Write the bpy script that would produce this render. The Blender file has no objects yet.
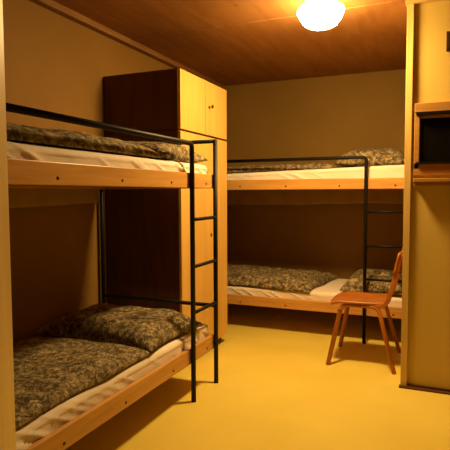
import bpy, bmesh, math, random
from mathutils import Vector, Matrix, noise
PI = math.pi
SC = bpy.context.scene
COL = SC.collection

# ------------------------------------------------------------------ camera
def camera():
    yaw, pitch, roll = math.radians(23.17), math.radians(3.55), math.radians(-0.2)
    f = Vector((-math.sin(yaw) * math.cos(pitch), math.cos(yaw) * math.cos(pitch), -math.sin(pitch)))
    r = Vector((math.cos(yaw), math.sin(yaw), 0)); u = r.cross(f)
    c, s = math.cos(roll), math.sin(roll)
    right, up = r * c + u * s, u * c - r * s
    cd = bpy.data.cameras.new('camera'); co = bpy.data.objects.new('camera', cd); COL.objects.link(co)
    cd.sensor_width = 36; cd.lens = 505 / 450 * 36; cd.clip_start = 0.02
    m = Matrix((right, up, -f)).transposed().to_4x4(); m.translation = (0, 0, 1.209)
    co.matrix_world = m
    SC.camera = co
camera()

# ------------------------------------------------------------------ world, exposure, light levels
w = bpy.data.worlds.new('world'); SC.world = w; w.use_nodes = True
w.node_tree.nodes['Background'].inputs[0].default_value = (1, .6, .25, 1)
w.node_tree.nodes['Background'].inputs[1].default_value = 0.002
SC.view_settings.view_transform = 'Standard'
SC.view_settings.look = 'None'
SC.view_settings.gamma = 1
SC.view_settings.use_curve_mapping = False
SC.view_settings.exposure = 0.0
LAMP_COLOR = (1.0, 0.66, 0.25)
LAMP_STRENGTH = 410.0
LAMP_SIDE = 0.42                # the flanks of the glass against its bottom
LAMP_NECK = 0.10                # the part of the glass under its metal base
LAMP_AT = (-0.685, 3.06)

# ------------------------------------------------------------------ materials
def mat(name, color, rough=.5, spec=.3, metal=0.0):
    m = bpy.data.materials.new(name); m.use_nodes = True
    b = m.node_tree.nodes['Principled BSDF']
    b.inputs['Base Color'].default_value = (*color, 1)
    b.inputs['Roughness'].default_value = rough
    b.inputs['Specular IOR Level'].default_value = spec
    b.inputs['Metallic'].default_value = metal
    return m

def ramp(nt, stops):
    r = nt.nodes.new('ShaderNodeValToRGB'); e = r.color_ramp.elements
    while len(e) < len(stops): e.new(0.5)
    for el, (p, c) in zip(e, stops): el.position = p; el.color = (*c, 1)
    return r

def coords(nt, scale, rot=(0, 0, 0)):
    t = nt.nodes.new('ShaderNodeTexCoord'); mp = nt.nodes.new('ShaderNodeMapping')
    mp.inputs['Scale'].default_value = scale; mp.inputs['Rotation'].default_value = rot
    nt.links.new(t.outputs['Object'], mp.inputs['Vector'])
    return mp

def wood(name, light, dark, scale=(1, 1, 1), rough=.45, knots=False, spec=.3, bump=.05):
    """scale stretches the grain: the small number is the grain direction."""
    m = mat(name, light, rough, spec); nt = m.node_tree; b = nt.nodes['Principled BSDF']
    mp = coords(nt, scale)
    n = nt.nodes.new('ShaderNodeTexNoise'); n.inputs['Scale'].default_value = 6
    n.inputs['Detail'].default_value = 6; n.inputs['Distortion'].default_value = .6
    nt.links.new(mp.outputs[0], n.inputs['Vector'])
    r = ramp(nt, [(.32, dark), (.62, light)])
    nt.links.new(n.outputs['Fac'], r.inputs[0])
    out = r.outputs[0]
    if knots:
        mp2 = coords(nt, (1, 1, 1))
        v = nt.nodes.new('ShaderNodeTexVoronoi'); v.inputs['Scale'].default_value = 3.2
        nt.links.new(mp2.outputs[0], v.inputs['Vector'])
        k = ramp(nt, [(.02, (1, 1, 1)), (.06, (0, 0, 0))])
        nt.links.new(v.outputs['Distance'], k.inputs[0])
        mx = nt.nodes.new('ShaderNodeMix'); mx.data_type = 'RGBA'
        nt.links.new(k.outputs[0], mx.inputs[0]); nt.links.new(out, mx.inputs[6])
        mx.inputs[7].default_value = (dark[0] * .25, dark[1] * .2, dark[2] * .2, 1)
        out = mx.outputs[2]
    nt.links.new(out, b.inputs['Base Color'])
    if bump:
        bp = nt.nodes.new('ShaderNodeBump'); bp.inputs['Strength'].default_value = bump; bp.inputs['Distance'].default_value = .01
        nt.links.new(n.outputs['Fac'], bp.inputs['Height']); nt.links.new(bp.outputs[0], b.inputs['Normal'])
    return m

def mottled(name, a, c, scale, rough, spec=.3):
    m = mat(name, a, rough, spec); nt = m.node_tree
    mp = coords(nt, (1, 1, 1))
    n = nt.nodes.new('ShaderNodeTexNoise'); n.inputs['Scale'].default_value = scale; n.inputs['Detail'].default_value = 5
    nt.links.new(mp.outputs[0], n.inputs['Vector'])
    r = ramp(nt, [(.35, a), (.65, c)]); nt.links.new(n.outputs['Fac'], r.inputs[0])
    nt.links.new(r.outputs[0], nt.nodes['Principled BSDF'].inputs['Base Color'])
    return m

def floral(name):
    """cotton print: pale leaf shapes with fine veins over a dark olive ground"""
    m = mat(name, (.2, .17, .1), .85, .1); nt = m.node_tree; b = nt.nodes['Principled BSDF']
    mp = coords(nt, (1, 1, 1))
    d = nt.nodes.new('ShaderNodeTexNoise'); d.inputs['Scale'].default_value = 11; d.inputs['Detail'].default_value = 3
    nt.links.new(mp.outputs[0], d.inputs['Vector'])
    ad = nt.nodes.new('ShaderNodeMix'); ad.data_type = 'VECTOR'; ad.inputs[0].default_value = .16
    nt.links.new(mp.outputs[0], ad.inputs[4]); nt.links.new(d.outputs['Color'], ad.inputs[5])
    v = nt.nodes.new('ShaderNodeTexVoronoi'); v.inputs['Scale'].default_value = 6.5; v.inputs['Randomness'].default_value = 1
    nt.links.new(ad.outputs[1], v.inputs['Vector'])
    ve = nt.nodes.new('ShaderNodeTexVoronoi'); ve.feature = 'DISTANCE_TO_EDGE'; ve.inputs['Scale'].default_value = 19
    nt.links.new(ad.outputs[1], ve.inputs['Vector'])
    g = (.13, .102, .054); mid = (.29, .232, .13); pale = (.68, .57, .38)
    r1 = ramp(nt, [(.0, pale), (.27, mid), (.42, g), (.6, mid), (.8, g)])
    nt.links.new(v.outputs['Distance'], r1.inputs[0])
    r2 = ramp(nt, [(.0, (.35, .35, .35)), (.06, (1, 1, 1))])
    nt.links.new(ve.outputs['Distance'], r2.inputs[0])
    n2 = nt.nodes.new('ShaderNodeTexNoise'); n2.inputs['Scale'].default_value = 38; n2.inputs['Detail'].default_value = 4
    nt.links.new(mp.outputs[0], n2.inputs['Vector'])
    r3 = ramp(nt, [(.38, (.45, .43, .4)), (.62, (1.25, 1.2, 1.1))])
    nt.links.new(n2.outputs['Fac'], r3.inputs[0])
    wv = nt.nodes.new('ShaderNodeTexWave'); wv.inputs['Scale'].default_value = 10; wv.inputs['Distortion'].default_value = 18
    wv.inputs['Detail'].default_value = 2.5; wv.inputs['Detail Scale'].default_value = 1.6
    nt.links.new(mp.outputs[0], wv.inputs['Vector'])
    rw = ramp(nt, [(.84, (0, 0, 0)), (.96, (.45, .45, .45))])
    nt.links.new(wv.outputs['Fac'], rw.inputs[0])
    mw = nt.nodes.new('ShaderNodeMix'); mw.data_type = 'RGBA'
    nt.links.new(rw.outputs[0], mw.inputs[0]); nt.links.new(r1.outputs[0], mw.inputs[6]); mw.inputs[7].default_value = (*pale, 1)
    prev = mw.outputs[2]
    for o in (r2, r3):
        mx = nt.nodes.new('ShaderNodeMix'); mx.data_type = 'RGBA'; mx.blend_type = 'MULTIPLY'; mx.inputs[0].default_value = 1
        nt.links.new(prev, mx.inputs[6]); nt.links.new(o.outputs[0], mx.inputs[7]); prev = mx.outputs[2]
    nt.links.new(prev, b.inputs['Base Color'])
    return m

M = {}
M['floor'] = mottled('yellow_linoleum', (.78, .61, .105), (.84, .67, .13), 2.2, .42, .35)
M['wall'] = mottled('beige_hardboard', (.27, .160, .034), (.31, .185, .042), 1.6, .7, .2)
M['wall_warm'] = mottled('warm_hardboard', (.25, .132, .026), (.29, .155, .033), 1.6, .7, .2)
M['panel'] = wood('pale_partition_board', (.66, .47, .11), (.62, .43, .10), (1.2, 1.2, .18), .55, bump=.01)
M['ceiling'] = wood('ceiling_plywood', (.37, .170, .052), (.29, .125, .035), (2.2, .35, 1), .6, knots=True, spec=.2, bump=.04)
M['unseen'] = mottled('dark_brown_board', (.10, .06, .02), (.13, .08, .03), 2, .8, .1)
M['cloth'] = mottled('tan_cloth', (.36, .23, .09), (.42, .28, .11), 6, .9, .1)
M['jamb'] = wood('pale_varnished_jamb', (.86, .66, .27), (.78, .57, .20), (4, 4, .3), .4, spec=.5)
M['batten'] = wood('knotty_batten', (.30, .15, .045), (.22, .10, .03), (3, .4, 3), .55, knots=True)
M['post'] = wood('pale_pine_post', (.72, .49, .16), (.62, .41, .12), (4, 4, .3), .45)
M['pine'] = wood('varnished_pine', (.62, .33, .085), (.52, .25, .055), (5, .5, 6), .38, spec=.4)
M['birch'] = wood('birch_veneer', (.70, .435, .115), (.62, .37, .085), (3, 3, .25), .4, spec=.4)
M['carcass'] = wood('shade_brown_carcass', (.115, .047, .012), (.085, .034, .008), (3, 3, .3), .6, spec=.2)  # the wardrobe side's shade is put into this dark brown; skirting shares it
M['plinth'] = mat('dark_plinth', (.10, .045, .015), .7)
M['steel'] = mat('black_painted_steel', (.007, .006, .005), .5, .2)
M['sheet'] = mottled('white_cotton_sheet', (.80, .70, .60), (.86, .76, .66), 5, .9, .1)
M['floral'] = floral('floral_cotton')
M['chairwood'] = wood('stained_beech', (.42, .145, .026), (.32, .10, .016), (2, 2, 2), .4, spec=.4)
M['glass'] = mat('dark_glass', (.006, .005, .004), .06, .5)
M['brass'] = mat('dull_brass', (.10, .06, .02), .4, .5, .5)
M['bolt'] = mat('dark_bolt', (.03, .02, .015), .4, .5, .3)
M['black'] = mat('flat_black', (.010, .006, .004), .8, .05)
M['hatch'] = wood('brown_hatch_frame', (.46, .235, .055), (.38, .18, .038), (.5, 5, 6), .45)
M['darkbox'] = mat('dark_brown_box', (.045, .018, .006), .6, .1)
M['base'] = mat('lamp_base_enamel', (.7, .66, .58), .5)
def glow(name, k):
    m = mat(name, (.9, .85, .75), .4); b = m.node_tree.nodes['Principled BSDF']
    b.inputs['Emission Color'].default_value = (*LAMP_COLOR, 1)
    b.inputs['Emission Strength'].default_value = k
    return m
M['shade'] = glow('glowing_glass_bottom', LAMP_STRENGTH)
M['shade_neck'] = glow('glowing_glass_neck', LAMP_STRENGTH * LAMP_NECK)
M['shade_side'] = glow('glowing_glass_flank', LAMP_STRENGTH * LAMP_SIDE)

# ------------------------------------------------------------------ mesh helpers
def obj(name, bm, m, parent=None, smooth=False, bevel=0.0):
    bmesh.ops.recalc_face_normals(bm, faces=bm.faces)
    me = bpy.data.meshes.new(name); bm.to_mesh(me); bm.free()
    me.materials.append(m)
    if smooth:
        for p in me.polygons: p.use_smooth = True
    o = bpy.data.objects.new(name, me); COL.objects.link(o)
    if parent: o.parent = parent
    if bevel:
        md = o.modifiers.new('bevel', 'BEVEL'); md.width = bevel; md.segments = 2; md.limit_method = 'ANGLE'
    return o

def box(bm, lo, hi):
    vs = [bm.verts.new((x, y, z)) for x in (lo[0], hi[0]) for y in (lo[1], hi[1]) for z in (lo[2], hi[2])]
    for f in ((0, 1, 3, 2), (4, 6, 7, 5), (0, 4, 5, 1), (2, 3, 7, 6), (0, 2, 6, 4), (1, 5, 7, 3)):
        bm.faces.new([vs[i] for i in f])
    return bm

def boxes(*bs):
    bm = bmesh.new()
    for lo, hi in bs: box(bm, lo, hi)
    return bm

def tube(bm, pts, rx, ry=None, seg=12, up=(0, 0, 1)):
    """sweep an ellipse (rx across, ry along up-ish) along a polyline"""
    ry = ry or rx
    pts = [Vector(p) for p in pts]; rings = []
    for i, p in enumerate(pts):
        t = (pts[min(i + 1, len(pts) - 1)] - pts[max(i - 1, 0)]).normalized()
        u = Vector(up)
        if abs(t.dot(u)) > .97: u = Vector((0, 1, 0)) if abs(t.y) < .9 else Vector((1, 0, 0))
        a = t.cross(u).normalized(); b = a.cross(t).normalized()
        rings.append([bm.verts.new(p + a * (rx * math.cos(2 * PI * k / seg)) + b * (ry * math.sin(2 * PI * k / seg))) for k in range(seg)])
    for r0, r1 in zip(rings, rings[1:]):
        for k in range(seg): bm.faces.new((r0[k], r0[(k + 1) % seg], r1[(k + 1) % seg], r1[k]))
    bm.faces.new(rings[0]); bm.faces.new(rings[-1])
    return bm

def rounded(pts, r, n=6):
    """polyline with its inner corners replaced by arcs"""
    P = [Vector(p) for p in pts]; out = [P[0]]
    for a, b, c in zip(P, P[1:], P[2:]):
        d0 = (a - b).normalized(); d1 = (c - b).normalized()
        s, e = b + d0 * r, b + d1 * r
        for i in range(n + 1):
            t = i / n
            out.append(s * (1 - t) ** 2 + b * (2 * t * (1 - t)) + e * t * t)
    out.append(P[-1])
    return out

def ribbon(bm, pts, wdir, hw, th):
    """bent board: a polyline of given thickness swept +-hw along wdir"""
    P = [Vector(p) for p in pts]; wd = Vector(wdir); rings = []
    for i, p in enumerate(P):
        t = (P[min(i + 1, len(P) - 1)] - P[max(i - 1, 0)]).normalized(); n = wd.cross(t).normalized()
        rings.append([bm.verts.new(p + wd * (sx * hw) + n * (sn * th / 2)) for sx, sn in ((-1, -1), (1, -1), (1, 1), (-1, 1))])
    for r0, r1 in zip(rings, rings[1:]):
        for k in range(4): bm.faces.new((r0[k], r0[(k + 1) % 4], r1[(k + 1) % 4], r1[k]))
    bm.faces.new(rings[0]); bm.faces.new(rings[-1])
    return bm

def lathe(bm, prof, at, seg=32):
    rings = []
    for r, z in prof:
        if r < 1e-5: rings.append([bm.verts.new((at[0], at[1], at[2] + z))])
        else: rings.append([bm.verts.new((at[0] + r * math.cos(2 * PI * k / seg), at[1] + r * math.sin(2 * PI * k / seg), at[2] + z)) for k in range(seg)])
    for a, b in zip(rings, rings[1:]):
        for k in range(seg):
            q = [a[k % len(a)], a[(k + 1) % seg % len(a)], b[(k + 1) % seg % len(b)], b[k % len(b)]]
            q = list(dict.fromkeys(q))
            if len(q) > 2: bm.faces.new(q)
    return bm

def disc_x(bm, c, r, depth, seg=10, axis=0):
    d = Vector((0, 0, 0)); d[axis] = depth
    return tube(bm, [Vector(c), Vector(c) + d], r, seg=seg)

def thing(name, label, cat, loc=(0, 0, 0), rz=0.0, group=None):
    o = bpy.data.objects.new(name, None); COL.objects.link(o); o.empty_display_size = .1
    o.location = loc; o.rotation_euler = (0, 0, rz)
    return tag(o, label, cat, group)

def tag(o, label, cat, group=None):
    o['label'] = label; o['category'] = cat
    if group: o['group'] = group
    return o

def struct(name, bm, m, label=None, cat=None, bevel=0.0):
    o = obj(name, bm, m, bevel=bevel); o['kind'] = 'structure'
    if label: o['label'] = label; o['category'] = cat
    return o

# ------------------------------------------------------------------ the room
XL, YB, ZC = -2.20, 5.05, 2.36
YP, XP = 3.268, -0.207          # partition face, its free edge
XR, YF = 2.20, -1.20
struct('floor', boxes(((XL - .1, YF - .1, -.1), (XR + .1, YB + .1, 0))), M['floor'], 'plain yellow linoleum floor of the whole room', 'floor')
struct('ceiling', boxes(((XL - .1, YF - .1, ZC), (XR + .1, YB + .1, ZC + .1))), M['ceiling'], 'brown knotty plywood ceiling', 'ceiling')
struct('wall_left', boxes(((XL - .1, YF - .1, 0), (XL, YB + .1, ZC))), M['wall_warm'], 'beige wall behind the left bunk bed and wardrobe', 'wall')
struct('wall_back', boxes(((XL, YB, 0), (XR, YB + .1, ZC))), M['wall'], 'beige back wall behind the far bunk bed', 'wall')
struct('wall_right', boxes(((XR, YF, 0), (XR + .1, YB, ZC))), M['unseen'], 'dark brown right wall outside the view', 'wall')
struct('wall_front', boxes(((XL, YF - .1, 0), (XR, YF, ZC))), M['unseen'], 'dark brown wall behind the viewer', 'wall')
struct('wall_partition', boxes(((XP + .008, YP + .02, 0), (XR, YP + .10, ZC)), ((XP + .008, YP + .10, 0), (XP + .075, YB, ZC))), M['panel'],
       'pale yellow board partition at the right with a dark hatch', 'wall')
# the wall stub at the foot of the left bunk, with its edge post
struct('wall_near', boxes(((XL, .70, 0), (-.932, .842, ZC))), M['unseen'], 'dark brown wall stub at the foot of the left bunk bed', 'wall')
bm = bmesh.new(); lo, hi = [[bm.verts.new((x, y, z)) for x, y in ((-.834, .68), (-.834, .72), (-.899, .86), (-.99, .86), (-.99, .842), (-.932, .842), (-.932, .68))] for z in (0, ZC)]
bm.faces.new(lo); bm.faces.new(hi)
for k in range(7): bm.faces.new((lo[k], lo[(k + 1) % 7], hi[(k + 1) % 7], hi[k]))
struct('trim_5', bm, M['jamb'], 'yellow wooden post along the left edge of the view', 'trim', bevel=.005)
# batten in the corner of left wall and ceiling
struct('trim_1', boxes(((XL, .84, ZC - .042), (XL + .055, YB, ZC))), M['batten'], 'knotty wooden batten where the left wall meets the ceiling', 'trim', bevel=.004)
# batten over a joint of the ceiling boards, in line with the partition
struct('trim_2', boxes(((XL + .055, YP - .010, ZC - .006), (XP, YP + .020, ZC))), M['ceiling'], 'thin batten across the ceiling in line with the partition', 'trim')
# head rail and edge post of the partition
struct('trim_3', boxes(((XP - .012, YP - .018, ZC - .030), (XR, YP + .02, ZC))), M['post'], 'pale head rail along the top of the partition', 'trim', bevel=.002)
bm = boxes(((XP - .004, YP, 0), (XP + .034, YP + .10, ZC - .030)))
for z in (.35, 1.0, 1.62, 2.07, 2.25): disc_x(bm, (XP + .014, YP - .001, z), .003, .004, 8, 1)
struct('trim_4', bm, M['post'], 'pale wooden edge post of the partition', 'trim', bevel=.002)
struct('baseboard_partition', boxes(((XP - .012, YP - .022, 0), (XR, YP + .02, .010)), ((XP + .034, YP + .006, .010), (XR, YP + .02, .022))), M['carcass'],
       'thin brown skirting strip at the foot of the partition', 'skirting', bevel=.002)

# ------------------------------------------------------------------ bunk beds
L, W = 1.95, .88
LADDER = L - .32
R0 = .0142
UP0, UP1, LO0, LO1 = 1.242, 1.329, .222, .309
def make_bunk(label, loc, rz):
    t = thing('bunk_bed', label, 'bunk bed', loc, rz, 'bunk beds')
    st = M['steel']
    # head frame: two posts and three cross bars; the front one is also a ladder stile
    for x in (0, -W + .015):
        bm = tube(bmesh.new(), [(x, L, 0), (x, L, 1.545)], R0); obj('post', bm, st, t, True)
        bm = tube(bmesh.new(), [(x, 0, 0), (x, 0, 1.49)], R0); obj('post', bm, st, t, True)
    for z in (1.535, .50): obj('head_bar', tube(bmesh.new(), [(0, L, z), (-W + .015, L, z)], R0 * .9), st, t, True)
    for z in (1.48, .50): obj('foot_bar', tube(bmesh.new(), [(0, 0, z), (-W + .015, 0, z)], R0 * .9), st, t, True)
    # second stile bends over into the guard rail
    bm = tube(bmesh.new(), rounded([(0, LADDER, 0), (0, LADDER, 1.492), (0, 0, 1.492)], .03), R0, up=(1, 0, 0))
    obj('guard_rail', bm, st, t, True)
    for z in (1.062, .79, .522):
        obj('rung', tube(bmesh.new(), [(.002, LADDER, z), (.002, L, z)], .0105), st, t, True)
    for z0, z1 in ((UP0, UP1), (LO0, LO1)):
        for x0, x1, s in ((-.0402, -.0152, 1), (-W + .030, -W + .055, 0)):
            rail = obj('side_rail', boxes(((x0, -.008, z0), (x1, L + .008, z1))), M['pine'], t, bevel=.004)
            if s:
                for y in (.13, .555, .97, 1.42, 1.85):
                    bm = lathe(bmesh.new(), [(0, .0035), (.005, .003), (.0075, 0), (.0075, -.004), (0, -.004)], (0, 0, 0), 12)
                    bmesh.ops.transform(bm, matrix=Matrix.Translation((x1, y, (z0 + z1) / 2 - .016)) @ Matrix.Rotation(PI / 2, 4, 'Y'), verts=bm.verts)
                    obj('bolt', bm, M['bolt'], rail, True)
        for y0, y1 in ((.018, .040), (L - .040, L - .018)):
            obj('end_rail', boxes(((-W + .055, y0, z0), (-.0402, y1, z0 + .026))), M['pine'], t, bevel=.003)
        bm = bmesh.new()
        for k in range(14):
            y = .09 + k * (L - .18) / 13
            box(bm, (-W + .05, y - .035, z0 + .012), (-.034, y + .035, z0 + .026))
        obj('slatted_base', bm, M['pine'], t)
    return t

def swept(name, y0, y1, prof, m, wr, seed, ny=260):
    """mattress: a closed cross-section swept along y, its sheet wrinkled along the side"""
    bm = bmesh.new(); rings = []; n = len(prof)
    cx = sum(p[0] for p in prof) / n; cz = sum(p[1] for p in prof) / n
    for j in range(ny + 1):
        v = j / ny; y = y0 + (y1 - y0) * v
        e = min(1.0, min(y - y0, y1 - y) / .03); inset = .014 * (1 - math.sqrt(max(0, 1 - (1 - e) ** 2)))
        ring = []
        for (x, z, s) in prof:
            # slanted tucks running down the side of the sheet
            g = noise.noise(Vector((y * 8 + (z - cz) * 16 + seed * 2, seed * 1.7, .3 * y)))
            fold = math.exp(-(g / .10) ** 2) * max(0.0, .55 + .9 * noise.noise(Vector((y * 2.3, z * 5, seed))))
            soft = noise.noise(Vector((y * 5 + seed, z * 6, 3)))
            dq = wr * s * (fold - .25 + .35 * soft)
            dx, dz = (x - cx), (z - cz); ln = math.hypot(dx * .3, dz) or 1
            ring.append(bm.verts.new((x + (dx * .3 / ln) * dq - math.copysign(inset, dx), y, z + (dz / ln) * dq - math.copysign(inset, dz) * .6)))
        rings.append(ring)
    for a, b in zip(rings, rings[1:]):
        for k in range(n): bm.faces.new((a[k], a[(k + 1) % n], b[(k + 1) % n], b[k]))
    bm.faces.new(rings[0]); bm.faces.new(rings[-1])
    return bm

def mattress_profile(x0, x1, z0, z1, r=.03):
    P = []
    def arc(cx, cz, a0, a1, s):
        for i in range(7):
            a = a0 + (a1 - a0) * i / 6; P.append((cx + r * math.cos(a), cz + r * math.sin(a), s))
    for i in range(1, 11): P.append((x1, z0 + .005 + (z1 - r - z0) * i / 11, 1.0))
    arc(x1 - r, z1 - r, 0, PI / 2, .45)
    for i in range(1, 20): P.append((x1 - r + (x0 - x1 + 2 * r) * i / 20, z1, .35))
    arc(x0 + r, z1 - r, PI / 2, PI, .6)
    for i in range(1, 5): P.append((x0, z1 - r + (z0 - z1 + r) * i / 5, .6))
    for i in range(0, 11): P.append((x0 + .004 + (x1 - x0 - .008) * i / 10, z0, 0))
    return P

def make_mattress(label, loc, rz, z0, z1, seed, hang, tilt=0.0):
    bm = swept('mattress', .02, L - .004, mattress_profile(-W + .06, -.042, z0, z1), M['sheet'], .015, seed)
    for v in bm.verts:
        if v.co.z > z0 + .03: v.co.z += tilt * (v.co.y - .5)
    o = obj('mattress', bm, M['sheet'], None, True)
    o.location = loc; o.rotation_euler = (0, 0, rz)
    tag(o, label, 'mattress', 'mattresses on the bunk beds')
    if hang:
        # the sheet hanging down between the rear rail and the wall
        bm = bmesh.new(); rows = []
        for j in range(91):
            y = .06 + (L - .10) * j / 90; col = []
            drop = hang + .010 * noise.noise(Vector((y * 3, seed, 0))) - .05 * (y / L - .5) * .6
            for i in range(9):
                z = z1 - .03 + (z0 - .02 - drop - z1 + .03) * i / 8
                wv = .006 * math.sin(y * 13 + seed) * i / 8 + .004 * noise.noise(Vector((y * 8, z * 9, seed)))
                ed = .012 * noise.noise(Vector((z * 30, seed, 5))) * (1 if j > 80 else 0)
                col.append(bm.verts.new((-W + .022 + wv, y + ed, z)))
            rows.append(col)
        for a, b in zip(rows, rows[1:]):
            for k in range(8): bm.faces.new((a[k], a[k + 1], b[k + 1], b[k]))
        h = obj('hanging_cloth', bm, M['cloth'], o, True); h['label'] = 'tan cloth hanging down by the wall'
        md = h.modifiers.new('solid', 'SOLIDIFY'); md.thickness = .002
    return o

def make_duvet(label, loc, rz, x0, x1, y0, y1, z, h, seed, lump=.016, skew=0.0, bend=0.0, tilt=0.0, xe=-.055):
    """quilt: thick soft slab with rounded edge, lumps and creases; skew turns its head edge, bend curves the front edge"""
    nx, ny = 56, 84; bm = bmesh.new(); top = []; bot = []
    for j in range(ny + 1):
        v = 2 * j / ny - 1; rt, rb = [], []
        for i in range(nx + 1):
            u = 2 * i / nx - 1
            ue = math.copysign(1 - (1 - abs(u)) ** 1.7, u); ve = math.copysign(1 - (1 - abs(v)) ** 1.7, v)
            fx = (ue + 1) / 2; fy = (ve + 1) / 2
            x = x0 + (x1 - x0) * fx; y = y0 + (y1 - y0) * fy + skew * (fx - .5) * fy
            x += bend * fy * fy * fx
            x += .012 * noise.noise(Vector((y * 5, seed, 1))) * abs(ue) ** 4 * (1 if ue > 0 else .3)
            y += .018 * noise.noise(Vector((x * 6, seed, 2))) * abs(ve) ** 4
            env = max(0.0, (1 - abs(ue) ** 5) * (1 - abs(ve) ** 7)) ** .42
            p = Vector((x * 4.2, y * 4.2, seed))
            n1 = noise.noise(p); n2 = abs(noise.noise(p * 2.3 + Vector((3, 1, 0)))); n3 = noise.noise(p * 5)
            dz = lump * (1.1 * n1 + .9 * (n2 - .3) + .3 * n3)
            zz = z + .005 + tilt * (y - .5); hang = max(0.0, x - xe); out = 0.0
            if hang > 0:      # past the mattress edge the quilt hangs down
                x = xe + .030 * (1 - math.exp(-hang / .02)); zz -= max(0.0, hang - .012); out = min(1, hang / .03)
            t = (h + dz) * env
            rt.append(bm.verts.new((x + .3 * t * out, y, zz + .006 + t * (1 - .5 * out))))
            rb.append(bm.verts.new((x, y, zz + .004)) if 0 < i < nx and 0 < j < ny else rt[-1])
        top.append(rt); bot.append(rb)
    for j in range(ny):
        for i in range(nx):
            bm.faces.new((top[j][i], top[j][i + 1], top[j + 1][i + 1], top[j + 1][i]))
            q = list(dict.fromkeys((bot[j][i], bot[j + 1][i], bot[j + 1][i + 1], bot[j][i + 1])))
            if len(q) > 2 and not (len(q) == 4 and all(a is b for a, b in zip(q, (top[j][i], top[j + 1][i], top[j + 1][i + 1], top[j][i + 1])))):
                try: bm.faces.new(q)
                except ValueError: pass
    o = obj('duvet', bm, M['floral'], None, True)
    o.location = loc; o.rotation_euler = (0, 0, rz)
    return tag(o, label, 'duvet', 'floral duvets on the bunk beds')

def make_pillow(label, loc, rz, c, sx, sy, h, seed, turn=0.0, tilt=0.0):
    nx = ny = 44; bm = bmesh.new(); top = []; bot = []
    for j in range(ny + 1):
        v = 2 * j / ny - 1; rt, rb = [], []
        for i in range(nx + 1):
            u = 2 * i / nx - 1
            us = math.sin(u * PI / 2); vs = math.sin(v * PI / 2)
            x = sx / 2 * us * (1 - .10 * (1 - vs * vs) ** 1.0 * abs(us) ** 3)
            y = sy / 2 * vs * (1 - .10 * (1 - us * us) ** 1.0 * abs(vs) ** 3)
            e = max(0.0, (1 - us ** 4) * (1 - vs ** 4)) ** .55
            p = Vector((x * 6, y * 6, seed))
            d = .022 * noise.noise(p) + .012 * abs(noise.noise(p * 2.4))
            rt.append(bm.verts.new((x, y, .022 + (h - .022 + d) * e)))
            rb.append(bm.verts.new((x, y, .022 * (1 - min(1, e * 1.6))))  if 0 < i < nx and 0 < j < ny else rt[-1])
        top.append(rt); bot.append(rb)
    for j in range(ny):
        for i in range(nx):
            bm.faces.new((top[j][i], top[j][i + 1], top[j + 1][i + 1], top[j + 1][i]))
            try: bm.faces.new((bot[j][i], bot[j + 1][i], bot[j + 1][i + 1], bot[j][i + 1]))
            except ValueError: pass
    bmesh.ops.transform(bm, matrix=Matrix.Translation(c) @ Matrix.Rotation(turn, 4, 'Z') @ Matrix.Rotation(tilt, 4, 'X'), verts=bm.verts)
    o = obj('pillow', bm, M['floral'], None, True)
    o.location = loc; o.rotation_euler = (0, 0, rz)
    return tag(o, label, 'pillow', 'floral pillows on the bunk beds')

LEFT = ((-1.302, .94, 0), 0.0)
BACK = ((-2.18, 4.12, 0), -PI / 2)
ZU0, ZU1, ZL0, ZL1 = UP0 + .027, UP1 + .060, LO0 + .027, LO1 + .072

make_bunk('wooden bunk bed with black steel ladder along the left wall, in front of the wardrobe', *LEFT)
make_bunk('wooden bunk bed with black steel ladder along the back wall, behind the chair', *BACK)
make_mattress('white sheeted mattress on the upper bunk of the left bed', *LEFT, ZU0, ZU1, 1.3, .118)
make_mattress('white sheeted mattress on the lower bunk of the left bed', *LEFT, ZL0, ZL1, 4.7, 0)
make_mattress('white sheeted mattress on the upper bunk of the back bed', *BACK, ZU0, ZU1, 8.9, .15, .03)
make_mattress('white sheeted mattress on the lower bunk of the back bed', *BACK, ZL0, ZL1, 12.1, 0)
make_duvet('long flat floral duvet on the upper bunk of the left bed', *LEFT, -.80, -.060, .06, 1.42, ZU1, .082, 2.1, .014)
make_duvet('floral duvet spread over the lower bunk of the left bed', *LEFT, -.80, -.052, .06, 1.245, ZL1, .060, 5.5, .013, skew=.02)
make_duvet('floral duvet on the upper bunk of the back bed', *BACK, -.80, -.07, .06, 1.36, ZU1, .062, 9.3, .014, bend=-.10, tilt=.03)
make_duvet('floral duvet bunched on the lower bunk of the back bed', *BACK, -.80, -.045, .06, 1.225, ZL1, .088, 14.4, .024, skew=-.10, bend=.02)
make_pillow('floral pillow by the ladder top on the upper bunk of the left bed', *LEFT, (-.44, 1.68, ZU1 + .006), .80, .52, .12, 3.3)
make_pillow('crumpled floral pillow at the head of the lower bunk of the left bed', *LEFT, (-.43, 1.545, ZL1 + .006), .82, .58, .125, 6.6, turn=-.05)
make_pillow('plump floral pillow on the upper bunk of the back bed', *BACK, (-.44, 1.65, ZU1 + .042), .74, .56, .15, 10.2)
make_pillow('floral pillow on the lower bunk of the back bed, behind the chair', *BACK, (-.42, 1.67, ZL1 + .006), .76, .50, .13, 15.8)

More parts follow.
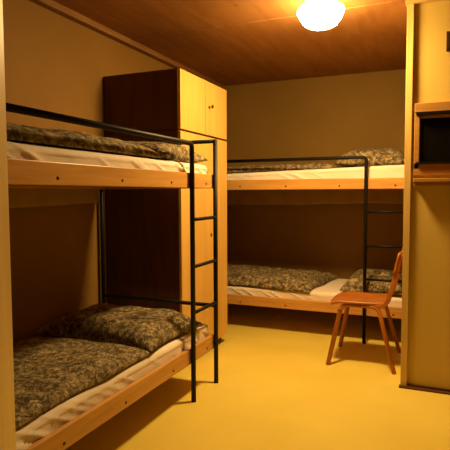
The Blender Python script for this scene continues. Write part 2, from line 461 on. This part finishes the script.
# ------------------------------------------------------------------ wardrobe
def make_wardrobe():
    X1, Y0, Y1, Z1 = -1.586, 2.968, 3.752, 2.030
    X0 = XL + .01; ZS = 1.632
    t = thing('wardrobe', 'tall birch wardrobe with upper cupboard between the two bunk beds', 'wardrobe', ((X0 + X1) / 2, (Y0 + Y1) / 2, 0))
    o = Vector(t.location)
    def rel(*bs): return boxes(*[(tuple(Vector(a) - o), tuple(Vector(b) - o)) for a, b in bs])
    D = .019
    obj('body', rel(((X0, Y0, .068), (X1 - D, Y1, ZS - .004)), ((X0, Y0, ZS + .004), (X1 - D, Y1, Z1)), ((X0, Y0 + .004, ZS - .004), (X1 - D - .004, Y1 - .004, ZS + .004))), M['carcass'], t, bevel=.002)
    obj('plinth', rel(((X0, Y0 + .02, 0), (X1 - .05, Y1 - .02, .068))), M['plinth'], t)
    ys = Y0 + (Y1 - Y0) * .49; yl = Y0 + (Y1 - Y0) * .73
    def lock(parent, y, z, key):
        bm = lathe(bmesh.new(), [(0, .006), (.010, .005), (.013, 0), (.013, -.002), (0, -.002)], (0, 0, 0), 16)
        if key:
            box(bm, (-.002, -.002, .004), (.002, .002, .022)); box(bm, (-.014, -.003, .020), (.010, .003, .036))
        bmesh.ops.transform(bm, matrix=Matrix.Translation(Vector((X1, y, z)) - o) @ Matrix.Rotation(PI / 2, 4, 'Y'), verts=bm.verts)
        k = obj('lock', bm, M['brass'], parent, True); k['label'] = 'small brass lock with key' if key else 'small brass lock'
    for a, b in ((Y0, ys), (ys, Y1)):
        d = obj('door', rel(((X1 - D, a + .0035, ZS + .007), (X1, b - .0035, Z1 - .002))), M['birch'], t, bevel=.002)
    lock(d, ys + .065, 1.845, True)
    d = obj('door', rel(((X1 - D, Y0 + .002, .07), (X1, yl - .0035, ZS - .007))), M['birch'], t, bevel=.002)
    lock(d, yl - .10, .90, False)
    obj('door', rel(((X1 - D, yl + .0035, .07), (X1, Y1 - .002, ZS - .007))), M['birch'], t, bevel=.002)
make_wardrobe()

# ------------------------------------------------------------------ chair
def make_chair():
    t = thing('chair', 'reddish brown bentwood chair in front of the back bunk ladder', 'chair', (-.497, 3.735, 0))
    m = M['chairwood']
    # side frames: one bent inverted U each, front leg and rear leg
    for s in (-1, 1):
        for front in (1, 0):
            if front: pts = rounded([(-.215, s * .232, 0), (-.135, s * .172, .423), (.005, s * .165, .426)], .045)
            else: pts = rounded([(.232, s * .245, 0), (.115, s * .172, .423), (-.005, s * .165, .426)], .045)
            obj('leg', tube(bmesh.new(), pts, .0165, .0135, 10), m, t, True)
    # seat: thin moulded ply with a rolled front edge and rounded corners
    bm = bmesh.new(); n = 26; top = []; bot = []
    for j in range(n + 1):
        v = 2 * j / n - 1; a, b = [], []
        for i in range(n + 1):
            u = 2 * i / n - 1
            # square to rounded square
            k = 1 / max(1e-6, (abs(u) ** 7 + abs(v) ** 7) ** (1 / 7)) * max(abs(u), abs(v)) if (u or v) else 1
            x = -.02 + .20 * u * k; y = .188 * v * k * (1 - .05 * u)
            z = .447 - .016 * max(0, -u - .55) ** 2 * 6 - .010 * (1 - v * v) * (1 - (u - .2) ** 2) + .008 * max(0, u) ** 2
            a.append(bm.verts.new((x, y, z + .008))); b.append(bm.verts.new((x, y, z - .010)))
        top.append(a); bot.append(b)
    for j in range(n):
        for i in range(n):
            bm.faces.new((top[j][i], top[j][i + 1], top[j + 1][i + 1], top[j + 1][i]))
            bm.faces.new((bot[j][i], bot[j + 1][i], bot[j + 1][i + 1], bot[j][i + 1]))
    for a, b in ((top[0], bot[0]), (top[n], bot[n]), ([r[0] for r in top], [r[0] for r in bot]), ([r[n] for r in top], [r[n] for r in bot])):
        for i in range(n): bm.faces.new((a[i], a[i + 1], b[i + 1], b[i]))
    obj('seat', bm, m, t, True)
    # two bent uprights from under the seat into the back
    for s in (-1, 1):
        pts = rounded([(.03, s * .150, .428), (.165, s * .158, .432), (.215, s * .165, .61), (.256, s * .165, .800)], .06, 8)
        obj('upright', ribbon(bmesh.new(), pts, (0, 1, 0), .030, .029), m, t, False, .004)
    # curved back panel between the uprights
    bm = bmesh.new(); R = []
    for j in range(21):
        y = -.205 + .41 * j / 20; c = .030 * (1 - (y / .205) ** 2); col = []
        top_z = .820 - .012 * (abs(y) / .205) ** 4; bot_z = .650 + .012 * (abs(y) / .205) ** 4
        for f in (0, .25, .5, .75, 1):
            z = bot_z + (top_z - bot_z) * f; x = .198 + (z - .62) * .2205 + c
            col.append((bm.verts.new((x, y, z)), bm.verts.new((x + .013, y, z))))
        R.append(col)
    for a, b in zip(R, R[1:]):
        for k in range(4):
            for q in (0, 1): bm.faces.new((a[k][q], a[k + 1][q], b[k + 1][q], b[k][q]))
        for k in (0, 4): bm.faces.new((a[k][0], a[k][1], b[k][1], b[k][0]))
    for c in (R[0], R[-1]):
        for k in range(4): bm.faces.new((c[k][0], c[k + 1][0], c[k + 1][1], c[k][1]))
    obj('backrest', bm, m, t, True)
make_chair()

# ------------------------------------------------------------------ hatch in the partition
def make_hatch():
    t = thing('serving_hatch', 'wood framed hatch with dark glass and ledge in the right partition', 'hatch', (.22, YP, 1.25))
    o = Vector(t.location); Y = YP + .02
    def rel(*bs): return boxes(*[(tuple(Vector(a) - o), tuple(Vector(b) - o)) for a, b in bs])
    xa, xb = -.158, .60
    za, zb = 1.262, 1.745
    obj('frame', rel(((xa, Y - .022, 1.690), (xb, Y, zb)), ((xa, Y - .018, za + .09), (xa + .030, Y, 1.690)), ((xb - .034, Y - .018, za + .09), (xb, Y, 1.690)),
                     ((xa + .034, Y - .010, 1.655), (xb - .034, Y, 1.690)), ((xa, Y - .018, 1.315), (xb, Y, 1.390))), M['hatch'], t, bevel=.003)
    obj('shadow_bead', rel(((xa + .010, Y - .040, 1.672), (xb - .01, Y - .010, 1.690))), M['black'], t)  # black strip standing in for the shadow under the top bar
    obj('glass_pane', rel(((xa + .034, Y - .006, 1.390), (xb - .034, Y - .001, 1.655))), M['glass'], t)
    obj('sill', rel(((xa + .012, Y - .032, 1.382), (xb - .004, Y - .006, 1.394))), M['black'], t)
    obj('ledge', rel(((xa, Y - .062, 1.274), (xb, Y, 1.296))), M['hatch'], t, bevel=.003)
    obj('apron', rel(((xa, Y - .012, 1.250), (xb, Y, 1.274))), M['hatch'], t, bevel=.002)
make_hatch()

def make_wallbox():
    t = thing('wall_box', 'small dark brown box high on the partition at the right edge', 'box', (.075, YP + .02, 2.09))
    obj('body', boxes(((-.067, -.03, -.055), (.075, 0, .055))), M['darkbox'], t, bevel=.003)
    obj('cover', boxes(((-.060, -.036, -.045), (.063, -.030, .045))), M['darkbox'], t, bevel=.002)
make_wallbox()

# ------------------------------------------------------------------ ceiling lamp
def make_lamp():
    t = thing('ceiling_lamp', 'glowing opal glass ceiling lamp', 'lamp', (LAMP_AT[0], LAMP_AT[1], ZC))
    obj('base', lathe(bmesh.new(), [(0, 0), (.095, 0), (.10, -.008), (.10, -.03), (.085, -.036), (0, -.036)], (0, 0, 0)), M['base'], t, True)
    prof = [(.085, -.034), (.12, -.042), (.137, -.055), (.138, -.075)]
    obj('glass_neck', lathe(bmesh.new(), prof, (0, 0, 0)), M['shade_neck'], t, True)
    prof = [(.138, -.075), (.128, -.100), (.112, -.125), (.098, -.142), (.090, -.148)]
    obj('glass_shade', lathe(bmesh.new(), prof, (0, 0, 0)), M['shade_side'], t, True)
    prof = [(.090, -.148), (.080, -.154), (.055, -.160), (.025, -.163), (0, -.164)]
    obj('glass_bottom', lathe(bmesh.new(), prof, (0, 0, 0)), M['shade'], t, True)
make_lamp()
